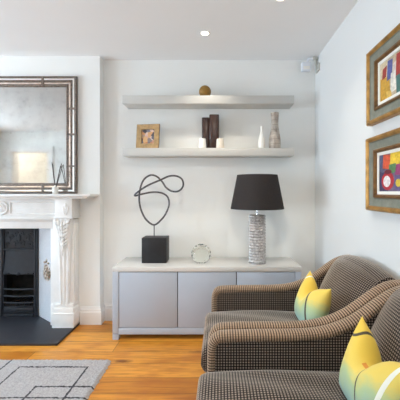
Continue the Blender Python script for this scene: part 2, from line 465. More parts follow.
for k in range(3):
    MB().box(dx0+k*dw+.004, dx0+(k+1)*dw-.004, sy0+.003, sy0+.023, .111, .612, .002).build('door', 'sideboard', sb)

# ------------------------------------------------------------------ wire loop sculpture
c0 = P(154, 262.5, 3.12); SX, SY = -.628, 3.11
sc = thing('sculpture', 'abstract looping dark metal wire sculpture on a black cube', 'sculpture', (SX, SY, .662))
MB().box(SX-.118, SX+.118, SY-.085, SY+.085, .662, .903, .003).build('plinth', 'black', sc)
def cp(a, b, dy=0):
    q = P(130+a/3.81, 165+b/3.81, SY); return Vector((q.x, SY+dy, q.z))
bt = cp(92, 228)
MB().tube([(bt.x, SY, .895), (bt.x, SY, bt.z+.004)], .005, 8).build('rod', 'wire', sc)
lp = [(92,228,0),(62,207,-.01),(44,170,-.02),(37,130,-.02),(40,90,-.01),(52,57,0),(75,39,.01),(98,42,.02),(120,62,.02),(137,86,.01),(160,100,0),(186,99,-.01),(203,80,-.02),(200,56,-.03),(180,43,-.03),(150,43,-.02),(115,58,-.015),(75,76,-.035),(45,95,-.045),(22,112,-.03),(24,117,-.02),(45,111,.0),(80,104,.03),(115,106,.04),(140,121,.04),(147,150,.03),(138,180,.02),(120,207,.01)]
pth = smoothpath([cp(a, b, dy) for a, b, dy in lp], 7, True)
MB().tube(pth, .0088, 10, closed=True).build('loop', 'wire', sc)

# ------------------------------------------------------------------ cut glass ball
GX, GY, GR = (201-220)*3.05/F, 3.05, .092
g = MB(); rows = []
for i in range(33):
    ph = PI*i/32; row = []
    for k in range(48):
        th = 2*PI*k/48
        r = GR*(1+.045*abs(math.sin(8*ph))*abs(math.cos(6*th+ (PI/2 if int(8*ph/PI) % 2 else 0))))
        z = max(-GR*.93, r*math.cos(ph)*-1)
        row.append((GX+r*math.sin(ph)*math.cos(th)+1e-5*k, GY+r*math.sin(ph)*math.sin(th), .662+GR*.93+z))
    rows.append(row)
g.grid(rows, cv=True)
bmesh.ops.remove_doubles(g.bm, verts=g.bm.verts, dist=.0004)
tag(g.build('glass_ball', 'glass', smooth=20), 'clear cut glass ball on the sideboard between sculpture and lamp', 'ornament')

# ------------------------------------------------------------------ table lamp
LX, LY = (257.2-220)*3.04/F, 3.04
lm = thing('table_lamp', 'table lamp with studded silver column and dark tapered shade', 'lamp', (LX, LY, .662))
MB().lathe([(.0, .662), (.084, .662), (.084, .672), (.0, .672)], (LX, LY, 0), 40, cap=False).build('foot', 'chrome', lm)
rows = []; NR, NC = 17, 30
for i in range(NR*4+1):
    z = .672+(1.122-.672)*i/(NR*4); row = []
    for k in range(NC*4):
        th = 2*PI*k/(NC*4)
        sh = (PI/NC) if (i//4) % 2 else 0
        b_ = (math.sin(PI*(i % 4)/4)) * (abs(math.sin(NC/2*(th+sh)))**.6)
        row.append((LX+(.074+.009*b_)*math.cos(th), LY+(.074+.009*b_)*math.sin(th), z))
    rows.append(row)
MB().grid(rows, cv=True, cap=True).build('column', 'silver', lm, smooth=50)
MB().lathe([(.012, 1.118), (.012, 1.14), (.006, 1.145), (.006, 1.34), (.014, 1.345), (.014, 1.40), (.0, 1.40)], (LX, LY, 0), 16).build('stem', 'chrome', lm)
sh = MB().lathe([(.251, 1.180), (.254, 1.180), (.254, 1.186), (.193, 1.498), (.193, 1.503), (.190, 1.503), (.190, 1.498), (.251, 1.186), (.251, 1.180)], (LX, LY, 0), 56, cap=False).build('lamp_shade', 'shade', lm)
rg = MB(); rg.tube([(LX+.19*math.cos(2*PI*k/40), LY+.19*math.sin(2*PI*k/40), 1.488) for k in range(40)], .003, 6, closed=True)
for k in range(3):
    an = 2*PI*k/3+.4; rg.tube([(LX, LY, 1.395), (LX+.1*math.cos(an), LY+.1*math.sin(an), 1.44), (LX+.19*math.cos(an), LY+.19*math.sin(an), 1.488)], .0025, 6)
rg.build('shade_carrier', 'chrome', sh)

# ------------------------------------------------------------------ things on the shelves
ZS = 1.773
fx, fy = (147.5-220)*3.19/F, 3.205
pf = thing('photo_frame', 'small square wooden photo frame standing on the lower shelf', 'photo frame', (fx, fy, ZS))
tl, rz = math.radians(7), math.radians(-8)
def fm(u, v, h):
    y = -h+v*math.sin(tl); z = v*math.cos(tl)+h*math.sin(tl)*.3
    q = Matrix.Rotation(rz, 3, 'Z') @ Vector((u, y, 0)); return Vector((fx+q.x, fy+q.y-.01, ZS+.002+z))
fw, fh = .118, .250
MB().ring(fm, -fw, fw, 0, fh, [(0, 0), (0, .016), (.006, .020), (.048, .018), (.053, .010), (.053, 0)]).build('frame', 'wood_frame', pf, smooth=20)
MB().ring(fm, -fw-.002, fw+.002, -.001, fh+.002, [(0, -.001), (0, .013), (.004, .013), (.004, -.001)]).build('edge_band', 'wood_edge', pf, smooth=0)
q = MB(); q.prism([(-fw+.05, .05), (fw-.05, .05), (fw-.05, fh-.05), (-fw+.05, fh-.05)], fm, .002, .006); q.build('photograph', 'snap', pf, smooth=0)
q = MB(); q.prism([(-fw+.004, .004), (fw-.004, .004), (fw-.004, fh-.004), (-fw+.004, fh-.004)], fm, -.004, .001)
q.prism([(-.03, .002), (.03, .002), (.02, .17), (-.02, .17)], lambda u, v, h: fm(u, v, h)+Vector((0, .055*(1-v/.17)+.004, 0)), -.003, .0); q.build('easel_back', 'wood_edge', pf, smooth=0)

def sqvase(name, x, y, w, h, label, group):
    m_ = MB(); rows = []
    def sq(r, z, n=32):
        o = []
        for k in range(n):
            a = 2*PI*k/n; c, s = math.cos(a), math.sin(a); e = .5
            o.append((x+r*math.copysign(abs(c)**e, c), y+r*.8*math.copysign(abs(s)**e, s), ZS+z))
        return o
    for r, z in ((w*.94, 0), (w, .008), (w, h-.006), (w*.96, h), (w*.8, h), (w*.78, h-.02), (w*.78, .05)): rows.append(sq(r, z))
    m_.grid(rows, cv=True, cap=True)
    tag(m_.build(name, 'ebony', smooth=40), label, 'vase', group)
def px2x(px, Y): return (px-220)*Y/F
sqvase('vase', px2x(205.8, 3.27), 3.262, .040, .325, 'shorter dark brown square vase, left of the tall dark pair', 'dark vases on the lower shelf')
sqvase('vase', px2x(214.2, 3.225), 3.222, .050, .345, 'taller dark brown square vase, right of the tall dark pair', 'dark vases on the lower shelf')
def lathe_thing(name, prof, px, Y, z, mat, label, cat, group=None, n=36):
    o = MB().lathe(prof, (px2x(px, Y), Y, z), n, cap=False).build(name, mat, smooth=40)
    return tag(o, label, cat, group)
cupp = [(0, 0), (.036, 0), (.039, .004), (.034, .088), (.031, .096), (.027, .096), (.025, .088), (.026, .04), (0, .035)]
lathe_thing('tealight_holder', cupp, 202.4, 3.165, ZS, 'white_cer', 'small white cup tealight holder left of the dark vases', 'tealight holder', 'cup tealight holders')
lathe_thing('tealight_holder', [(r*1.05, h) for r, h in cupp], 220.2, 3.165, ZS, 'cup', 'small ivory speckled cup tealight holder right of the dark vases', 'tealight holder', 'cup tealight holders')
lathe_thing('bottle_vase', [(0, 0), (.030, 0), (.034, .01), (.036, .05), (.030, .10), (.018, .15), (.0125, .185), (.0135, .218), (.015, .224), (.010, .224), (.009, .20), (0, .19)], 261.7, 3.19, ZS, 'white_cer', 'slim white bottle vase on the lower shelf', 'vase')
lathe_thing('vase', [(0, 0), (.052, 0), (.058, .006), (.060, .05), (.056, .11), (.044, .18), (.036, .23), (.035, .26), (.037, .31), (.041, .355), (.042, .362), (.037, .362), (.031, .31), (.03, .25), (0, .24)], 274.8, 3.2, ZS, 'vase', 'tall mottled grey beige vase with flared neck, rightmost on the lower shelf', 'vase')
b_ = MB(); b_.blob((px2x(205, 3.2), 3.2, 2.288+.061), .061, .061, .061, 32, 20)
tag(b_.build('decorative_ball', 'ball'), 'brown woven decorative ball on the upper shelf', 'ornament')

# ------------------------------------------------------------------ fireplace surround
fs = thing('fireplace_surround', 'carved white Victorian fireplace surround with mantel shelf', 'fireplace', (FC, BY, 0))
hw = .712
ms = MB()
ms.box(FC-.905, FC+.905, 2.995, BY, 1.296, 1.322, .006, 3).box(FC-.86, FC+.86, 3.03, BY, 1.276, 1.296, .006).build('mantel_shelf', 'stone_white', fs)
fz = MB()
fz.box(FC-.56, FC+.56, 3.105, BY, 1.09, 1.28, .002)
mpz = lambda u, v, h: Vector((u, 3.105-h, v))
for sg in (-1, 1):
    a_, b2 = (.075, .545)
    u0, u1 = (FC+a_, FC+b2) if sg > 0 else (FC-b2, FC-a_)
    fz.ring(mpz, u0, u1, 1.115, 1.255, [(0, 0), (.004, .010), (.012, .012), (.018, .006), (.020, .0)])
    fz.box(u0+.03, u1-.03, 3.100, 3.106, 1.172, 1.180, .002)
fz.box(FC-.56, FC+.56, 3.085, BY, 1.075, 1.09, .004)
fz.build('frieze', 'stone_white', fs, smooth=25)
rd = MB()
rd.lathe([(0, -.018), (.012, -.020), (.02, -.012), (.03, -.010), (.04, -.02), (.048, -.012), (.06, -.020), (.068, -.016), (.072, 0)], (FC, 3.105, 1.185), 40, 'y', cap=False)
for k in range(10):
    an = 2*PI*k/10; rd.blob((FC+.032*math.cos(an), 3.089, 1.185+.032*math.sin(an)), .009, .006, .009, 8, 6)
rd.build('roundel', 'stone_white', fs)
MB().box(FC-.56, FC+.56, 3.15, BY, .978, 1.078, .004).box(FC-.56, FC+.56, 3.14, BY, 1.045, 1.078, .004).build('lintel', 'stone_white', fs)
for sg in (-1, 1):
    X = lambda d: FC+sg*d
    def bx(m_, d0, d1, y0, y1, z0, z1, bev=.004):
        m_.box(min(X(d0), X(d1)), max(X(d0), X(d1)), y0, y1, z0, z1, bev)
    jb = MB()
    bx(jb, .443, .53, 3.165, BY, .0225, .977)           # inner pilaster strip
    bx(jb, .490, .695, 3.125, BY, .0225, 1.074)           # main pilaster
    # raised sunk panel lines on the outer cheek
    for y0, y1 in ((3.150, 3.158), (3.185, 3.193)): bx(jb, .690, .702, y0, y1, .25, 1.03, .001)
    jb.build('jamb', 'stone_white', fs, smooth=25)
    cb = MB(); bx(cb, .545, .706, 3.055, BY, 1.092, 1.285, .004); bx(cb, .535, .716, 3.045, BY, 1.085, 1.10, .004)
    cb.build('end_block', 'stone_white', fs, smooth=25)
    # scroll on the end block
    ap = MB(); pts = []
    for k in range(26):
        t = k/25*2.2*2*PI*.75; r = .030*(1-k/34)
        pts.append((X(.645)+sg*r*math.cos(t)*.8, 3.052, 1.150+r*math.sin(t)*1.25))
    ap.tube(pts, .007, 8)
    ap.blob((X(.645), 3.052, 1.205), .016, .008, .03); ap.blob((X(.625), 3.052, 1.185), .011, .007, .022); ap.blob((X(.667), 3.052, 1.185), .011, .007, .022)
    ap.build('scroll', 'stone_white', fs)
    # fluted tapering console, with S-profile
    rows = []; NZ = 30
    for i in range(NZ+1):
        t = i/NZ; z = .235+(1.085-.235)*t
        half = .048+.030*t**1.5
        dep = .018+.012*t+.045*max(0, (t-.62)/.38)**1.6
        row = []
        for k in range(33):
            u = k/32*2-1
            fl = .5-.5*math.cos(3*2*PI*(u*.5+.5))
            y = 3.125-dep-(.012*fl if abs(u) < .98 else 0)
            if k in (0, 32): y = 3.13
            row.append((X(.612+half*u), y, z))
        rows.append(row)
    MB().grid(rows).build('fluted_console', 'stone_white', fs, smooth=40)
    # acanthus leaf: overlapping lobes tumbling down the console
    lf = MB(); rnd = random.Random(3)
    for lev in range(7):
        z = 1.055-lev*.036; t = (z-.235)/.85
        y = 3.125-.018-.012*t-.045*max(0, (t-.62)/.38)**1.6-.014
        half = .072-.0075*lev
        nl = 5 if lev < 4 else 3
        for k in range(nl):
            u = (k/(nl-1)*2-1) if nl > 1 else 0
            R_ = Matrix.Rotation(sg*u*.55, 4, 'Y') @ Matrix.Rotation(-.35, 4, 'X')
            lf.blob((X(.612+half*u*.86), y+.006*abs(u), z-.022*(1-abs(u))+rnd.uniform(-.004, .004)), .0135, .012, .030, 8, 7, R_)
    for k in range(3):
        lf.blob((X(.612), 3.06-.0*k, .80-.03*k), .016-.004*k, .012, .028, 8, 7)
    lf.build('acanthus_leaf', 'stone_white', fs)
    pl = MB()
    bx(pl, .500, .712, 3.080, BY, .0225, .15, .003); bx(pl, .508, .706, 3.090, BY, .15, .215, .010); bx(pl, .515, .70, 3.098, BY, .215, .25, .006)
    bx(pl, .505, .712, 3.076, BY, .0225, .035, .003); bx(pl, .503, .712, 3.076, BY, .15, .162, .004)
    bx(pl, .455, .51, 3.140, BY, .0225, .23, .004)
    pl.build('plinth', 'stone_white', fs, smooth=25)

# hearth slab
tag(MB().box(FC-.712, FC+.712, 2.77, 3.42, 0, .022, .003).build('hearth', 'slate', smooth=25), 'flat black slate hearth slab on the oak floor', 'hearth')

# cast iron insert with tiled cheeks
fi = thing('fireplace_insert', 'black cast iron fireplace insert with barred grate and tiled cheeks', 'fireplace', (FC, 3.38, .022))
mpi = lambda u, v, h: Vector((FC+u, 3.385-h, v))
fb = MB(); fb.box(FC-.45, FC+.45, 3.40, 3.46, .73, 1.05)            # backing above
fb.box(FC-.30, FC+.30, 3.66, 3.70, .022, .80).box(FC-.30, FC-.26, 3.40, 3.68, .022, .80).box(FC+.26, FC+.30, 3.40, 3.68, .022, .80).box(FC-.30, FC+.30, 3.40, 3.70, .76, .80)
fb.build('firebox', 'soot', fi, smooth=0)
fr = MB(); W = .200
for sg in (-1, 1):
    x0, x1 = sorted((FC+sg*.158, FC+sg*W)); fr.box(x0, x1, 3.365, 3.41, .0225, .976, .003)
    x0, x1 = sorted((FC+sg*.170, FC+sg*.178)); fr.box(x0, x1, 3.358, 3.37, .10, .96, .002)
fr.box(FC-W, FC+W, 3.365, 3.41, .945, .976, .003)
fr.build('frame', 'iron', fi, smooth=25)
hd = MB(); hd.box(FC-.16, FC+.16, 3.378, 3.40, .735, .95, .002); hd.box(FC-.165, FC+.165, 3.362, 3.40, .722, .738, .003)
rnd = random.Random(5)
for sg in (-1, 1):
    for (u0, v0, r0, tt) in ((.035, .80, .026, 1), (.085, .86, .030, -1), (.125, .79, .022, 1), (.03, .90, .02, -1), (.13, .90, .02, 1)):
        pts = []
        for k in range(20):
            t = k/19*1.6*2*PI; r = r0*(1-k/26)
            pts.append((FC+sg*(u0+r*math.cos(t)*tt), 3.377, v0+r*math.sin(t)))
        hd.tube(pts, lambda t: .006*(1-t*.5), 6)
        hd.blob((FC+sg*(u0+.012), 3.376, v0-.02), .012, .006, .02, 8, 6)
hd.blob((FC, 3.374, .85), .018, .008, .04)
hd.build('decorated_panel', 'iron', fi)
hp = MB(); rows = []
for i in range(9):
    t = i/8; z = .722-(.722-.478)*t; y = 3.384-.022*t**1.4
    rows.append([(FC-.16+.32*k/10, y-.01*math.sin(PI*k/10), z) for k in range(11)])
hp.grid(rows)
hp.grid([[(x, y+.012, z) for x, y, z in [tuple(p) for p in r]] for r in rows])
hp.box(FC-.16, FC+.16, 3.352, 3.372, .468, .484, .003)
hp.blob((FC, 3.352, .478), .022, .01, .02); hp.blob((FC+.10, 3.352, .478), .012, .008, .012); hp.blob((FC-.10, 3.352, .478), .012, .008, .012)
hp.build('hood', 'iron', fi)
for z in (.312, .238, .168):
    pts = [(FC-.158+.316*k/12, 3.375-.02*math.sin(PI*k/12), z) for k in range(13)]
    MB().tube(pts, .0105, 8).build('grate_bar', 'iron', fi)
MB().box(FC-.158, FC+.158, 3.352, 3.39, .022, .052, .004).box(FC-.158, FC+.158, 3.36, 3.38, .062, .118, .006).box(FC-.158, FC+.158, 3.372, 3.39, .05, .13).build('ash_tray_front', 'iron', fi)
gr = MB()
for k in range(7): x = FC-.15+.05*k; gr.box(x-.006, x+.006, 3.38, 3.64, .13, .145)
gr.box(FC-.16, FC+.16, 3.62, 3.64, .12, .145); gr.build('grate_bed', 'iron', fi, smooth=0)
for sg in (-1, 1):
    tp = MB(); a0 = Vector((FC+sg*.20, 3.385)); a1 = Vector((FC+sg*.442, 3.193))
    n_ = Vector((sg*.62, .78, ))*.02
    q0, q1 = a0, a1
    vs = [(q0.x, q0.y), (q1.x, q1.y), (q1.x, q1.y+.03), (q0.x+n_.x, q0.y+n_.y)]
    tp.prism(vs, lambda u, v, h: Vector((u, v, h)), .0225, .976)
    tpo = tp.build('tile_panel', 'tile', fi, smooth=0)
    md = MB(); cx = a0.lerp(a1, .64); tn = (a1-a0).normalized(); nn = Vector((-sg*.62, -.78))
    rows = []
    for i in range(4):
        rr = (1, .92, .5, .05)[i]; hh = (.001, .005, .007, .008)[i]
        rows.append([(cx.x+tn.x*.088*rr*math.cos(2*PI*k/28)+nn.x*hh, cx.y+tn.y*.088*rr*math.cos(2*PI*k/28)+nn.y*hh, .510+.085*rr*math.sin(2*PI*k/28)) for k in range(28)])
    md.grid(rows, cv=True, cap=True)
    for (du, dz, ru, rz_) in ((0, .125, .016, .022), (-.04, .105, .024, .012), (.04, .105, .024, .012)):
        md.blob((cx.x+tn.x*du+nn.x*.003, cx.y+tn.y*du+nn.y*.003, .51+dz), ru*.8, ru*.5, rz_, 8, 6)
    md.build('painted_medallion', 'posy', tpo)

# ------------------------------------------------------------------ mirror
mx0, mx1, mz0, mz1 = FC-.686, FC+.686, 1.3225, 2.507
mr = thing('wall_mirror', 'large antiqued mirror in a bronze beaded frame standing on the mantel', 'mirror', (FC, 3.2, mz0))
mpm = lambda u, v, h: Vector((u, BY-.004-h, v))
MB().box(mx0+.09, mx1-.09, BY-.018, BY-.010, mz0+.09, mz1-.09).build('mirror_pane', 'mirror', mr, smooth=0)
MB().box(mx0+.005, mx1-.005, BY-.010, BY-.002, mz0+.005, mz1-.005).build('backing_board', 'gap', mr, smooth=0)
def bead(d0, d1, h):
    w_ = d1-d0; return [(d0, 0), (d0, h*.7), (d0+w_*.25, h), (d0+w_*.75, h), (d1, h*.7), (d1, 0)]
MB().ring(mpm, mx0, mx1, mz0, mz1, bead(0, .018, .034)).build('outer_beading', 'bronze', mr)
MB().ring(mpm, mx0, mx1, mz0, mz1, [(.016, .018), (.024, .026), (.040, .026), (.046, .018)]).build('mirrored_border', 'strip', mr, smooth=0)
MB().ring(mpm, mx0, mx1, mz0, mz1, bead(.044, .060, .032)).build('middle_beading', 'bronze', mr)
MB().ring(mpm, mx0, mx1, mz0, mz1, [(.058, .016), (.064, .022), (.080, .022), (.086, .014)]).build('rosy_border', 'copper', mr, smooth=0)
MB().ring(mpm, mx0, mx1, mz0, mz1, bead(.084, .108, .028)).build('inner_beading', 'bronze', mr)
def cross(u0, u1, v0, v1):
    m_ = MB(); m_.prism([(u0, v0), (u1, v0), (u1, v1), (u0, v1)], mpm, .01, .034); m_.build('collar', 'bronze', mr, smooth=0)
for sg in (-1, 1):
    u = FC+sg*.345
    cross(u-.009, u+.009, mz1-.10, mz1-.012); cross(u-.009, u+.009, mz0+.012, mz0+.10)
    e = FC+sg*.686
    for z in (2.18, 1.92, 1.60):
        uu = sorted((e-sg*.012, e-sg*.10)); cross(uu[0], uu[1], z-.009, z+.009)

# reed diffuser on the mantel
rx, ry, rz0 = (55.3-220)*3.10/F, 3.10, 1.322
df = thing('reed_diffuser', 'small white bottle reed diffuser with dark sticks on the mantel', 'reed diffuser', (rx, ry, rz0))
MB().lathe([(0, 0), (.024, 0), (.026, .004), (.028, .060), (.022, .068), (.011, .071), (.011, .084), (.008, .084), (.008, .068), (.018, .062), (.023, .056), (.022, .008), (0, .008)], (rx, ry, rz0), 24, cap=False).build('bottle', 'white_cer', df, smooth=40)
for px, py, dy in ((52, 162.5, .0), (52.8, 164, .03), (61.5, 163.5, -.02), (62.8, 165, .02), (60.5, 166, .045)):
    e = P(px, py, ry+dy); MB().tube([(rx+.004*(1 if px < 56 else -1), ry, rz0+.02), e], .0032, 6).build('reed', 'reed', df)

# ------------------------------------------------------------------ framed paintings on the right wall
def painting(y_far, y_near, z0, z1, label, shapes, ground):
    yc = (y_far+y_near)/2
    t = thing('framed_painting', label, 'painting', (XR, yc, z0), 'framed paintings on the right wall')
    mp_ = lambda u, v, h: Vector((XR-.002-h, u, v))
    MB().ring(mp_, y_near, y_far, z0, z1, [(0, 0), (0, .034), (.006, .042), (.016, .044), (.026, .036), (.030, .028)]).build('outer_moulding', 'gold', t, smooth=25)
    MB().ring(mp_, y_near, y_far, z0, z1, [(.029, .030), (.034, .024), (.075, .018), (.080, .022)]).build('frame_panel', 'greygreen', t, smooth=25)
    MB().ring(mp_, y_near, y_far, z0, z1, [(.079, .020), (.084, .030), (.094, .030), (.102, .020), (.104, .012)]).build('inner_moulding', 'gold_dark', t, smooth=25)
    MB().ring(mp_, y_near, y_far, z0, z1, [(.103, .014), (.122, .013), (.122, .008)]).build('mount', 'mount', t, smooth=0)
    MB().box(XR-.009, XR-.003, y_near+.02, y_far-.02, z0+.02, z1-.02).build('backing_board', 'gap', t, smooth=0)
    # canvas: one mesh, painted patches as flat layered polygons, its own colours
    bm = bmesh.new(); mats = []; a0, a1, b0, b1 = y_far-.120, y_near+.120, z0+.120, z1-.120
    def poly(pts, col, k):
        vs = [bm.verts.new(Vector((XR-.0100-.00012*k, a0+(a1-a0)*u, b0+(b1-b0)*v))-Vector(t['_o'])) for u, v in pts]
        f = bm.faces.new(vs)
        f.normal_update()
        if f.normal.x > 0: f.normal_flip()
        mats.append(col); f.material_index = len(mats)-1
    poly([(0, 0), (1, 0), (1, 1), (0, 1)], ground, 0)
    for k, (pts, col) in enumerate(shapes): poly(pts, col, k+1)
    me = bpy.data.meshes.new('canvas'); bm.to_mesh(me); bm.free()
    for c in mats:
        nm = 'paint_%d_%d_%d' % tuple(int(x*1000) for x in c[:3])
        me.materials.append(bpy.data.materials.get(nm) or plain(nm, c, .55, var=.22, scale=60, bump=.3))
        bpy.data.materials[nm if nm in bpy.data.materials else me.materials[-1].name].name = nm
    o = bpy.data.objects.new('canvas', me); C.objects.link(o); o.parent = t
def ell(cx, cy, rx_, ry_, n=20): return [(cx+rx_*math.cos(2*PI*k/n), cy+ry_*math.sin(2*PI*k/n)) for k in range(n)]
S = srgb
painting(2.075, 1.44, 1.772, 2.245, 'gilt framed painting of tall coloured figures, the upper one on the right wall', [
 ([(0, 0), (.30, 0), (.26, .55), (0, .62)], S(196, 150, 52)), ([(0, .60), (.2, .56), (.24, 1), (0, 1)], S(206, 190, 160)),
 ([(.06, .55), (.18, .58), (.20, .86), (.08, .82)], S(150, 52, 44)), ([(.20, .45), (.34, .48), (.36, .92), (.22, .95)], S(86, 92, 150)),
 ([(.30, .1), (.46, .12), (.44, .62), (.31, .58)], S(222, 218, 206)), ([(.34, .58), (.46, .60), (.46, .80), (.36, .78)], S(204, 190, 178)),
 ([(.44, .40), (.56, .42), (.58, .95), (.46, .95)], S(168, 54, 48)), ([(.46, 0), (.62, 0), (.60, .44), (.45, .44)], S(70, 110, 104)),
 ([(.2, 0), (.34, 0), (.32, .16), (.18, .2)], S(216, 176, 84)), ([(.6, .1), (.85, .05), (.82, .7), (.62, .75)], S(206, 168, 66)),
 ([(.7, .35), (.8, .35), (.78, .85), (.7, .85)], S(76, 70, 120)), ([(.84, 0), (1, 0), (1, 1), (.86, 1)], S(170, 120, 60))], S(186, 168, 140))
painting(2.085, 1.44, 1.226, 1.690, 'gilt framed still life painting with red bowl, the lower one on the right wall', [
 ([(0, 0), (.25, 0), (.22, .5), (0, .55)], S(62, 58, 92)), ([(0, .55), (.12, .5), (.14, 1), (0, 1)], S(84, 88, 116)),
 ([(.10, .62), (.30, .58), (.34, .95), (.12, 1)], S(206, 84, 52)), ([(.30, .70), (.55, .66), (.58, 1), (.32, 1)], S(226, 190, 54)),
 ([(.26, .45), (.44, .5), (.46, .72), (.28, .70)], S(86, 128, 84)), ([(.44, .42), (.60, .42), (.6, .70), (.46, .68)], S(150, 60, 110)),
 (ell(.24, .28, .17, .24), S(176, 40, 50)), (ell(.22, .27, .10, .15), S(230, 222, 222)), (ell(.25, .52, .10, .06), S(110, 34, 52)),
 ([(.42, .05), (.62, .05), (.60, .40), (.44, .42)], S(98, 84, 132)), (ell(.52, .22, .07, .10), S(206, 178, 60)),
 ([(.62, .1), (.86, .05), (.84, .6), (.64, .62)], S(58, 110, 134)), (ell(.74, .78, .12, .14), S(196, 70, 50)), ([(.88, 0), (1, 0), (1, 1), (.9, 1)], S(72, 62, 96))], S(108, 96, 120))

# ------------------------------------------------------------------ motion sensor in the corner
q0 = P(305.6, 67.5, 3.24)
ss = thing('motion_sensor', 'small white motion sensor on a bracket high in the corner', 'sensor', (XR, 3.24, q0.z))
MB().box(q0.x-.046, q0.x+.046, 3.20, 3.255, q0.z-.045, q0.z+.045, .010, 3).build('sensor_body', 'plastic', ss)
MB().box(q0.x-.032, q0.x+.032, 3.194, 3.202, q0.z-.034, q0.z-.002, .003).build('lens', 'white_cer', ss)
MB().box(XR-.014, XR, 3.16, 3.26, q0.z-.055, q0.z+.02, .004).build('wall_plate', 'grey_plastic', ss)
zt = q0.z+.088
br = MB(); br.box(XR-.055, XR, 3.205, 3.245, zt-.016, zt+.010, .004); br.tube([(XR-.03, 3.225, zt), (XR-.022, 3.225, q0.z+.03), (XR-.01, 3.22, q0.z-.0)], .012, 8)
br.build('bracket_arm', 'grey_plastic', ss)
MB().tube([(XR-.05, 3.225, zt-.005), (q0.x+.025, 3.23, zt-.005), (q0.x+.01, 3.23, q0.z+.04)], .014, 10).build('swivel', 'plastic', ss)

# ------------------------------------------------------------------ recessed downlights
spots = [(-.13, 2.757, 'round recessed ceiling downlight nearest the alcove shelves'), (.43, 2.25, 'round recessed ceiling downlight cut by the top edge of the photo')]
for x, y, lab in spots:
    t = thing('recessed_downlight', lab, 'downlight', (x, y, H), 'recessed ceiling downlights')
    MB().lathe([(.030, -.002), (.034, -.006), (.043, -.005), (.046, 0)], (x, y, H), 32, cap=False).build('trim_ring', 'gloss_white', t)
    MB().lathe([(0, -.001), (.031, -.001), (.031, -.0035), (0, -.0035)], (x, y, H), 24, cap=False).build('lens', 'lamp', t, smooth=0)
def spot(x, y, e, size=105):
    l = bpy.data.lights.new('downlight_and_fill_beam', 'SPOT'); l.energy = e; l.color = (1, .91, .77)
    l.spot_size = math.radians(size); l.spot_blend = .8; l.shadow_soft_size = .035
    o = bpy.data.objects.new('downlight_and_fill_beam', l); C.objects.link(o); o.location = (x, y, H-.02); return o
spot(spots[0][0], spots[0][1], 48); spot(spots[1][0], spots[1][1], 28)
spot(-1.5, 1.4, 48)  # unseen extra spot added for fill, no fitting modelled
spot(-.05, .9, 95, 88).rotation_euler = (math.radians(34), 0, math.radians(4))   # unseen spot added and tilted to brighten the alcove wall

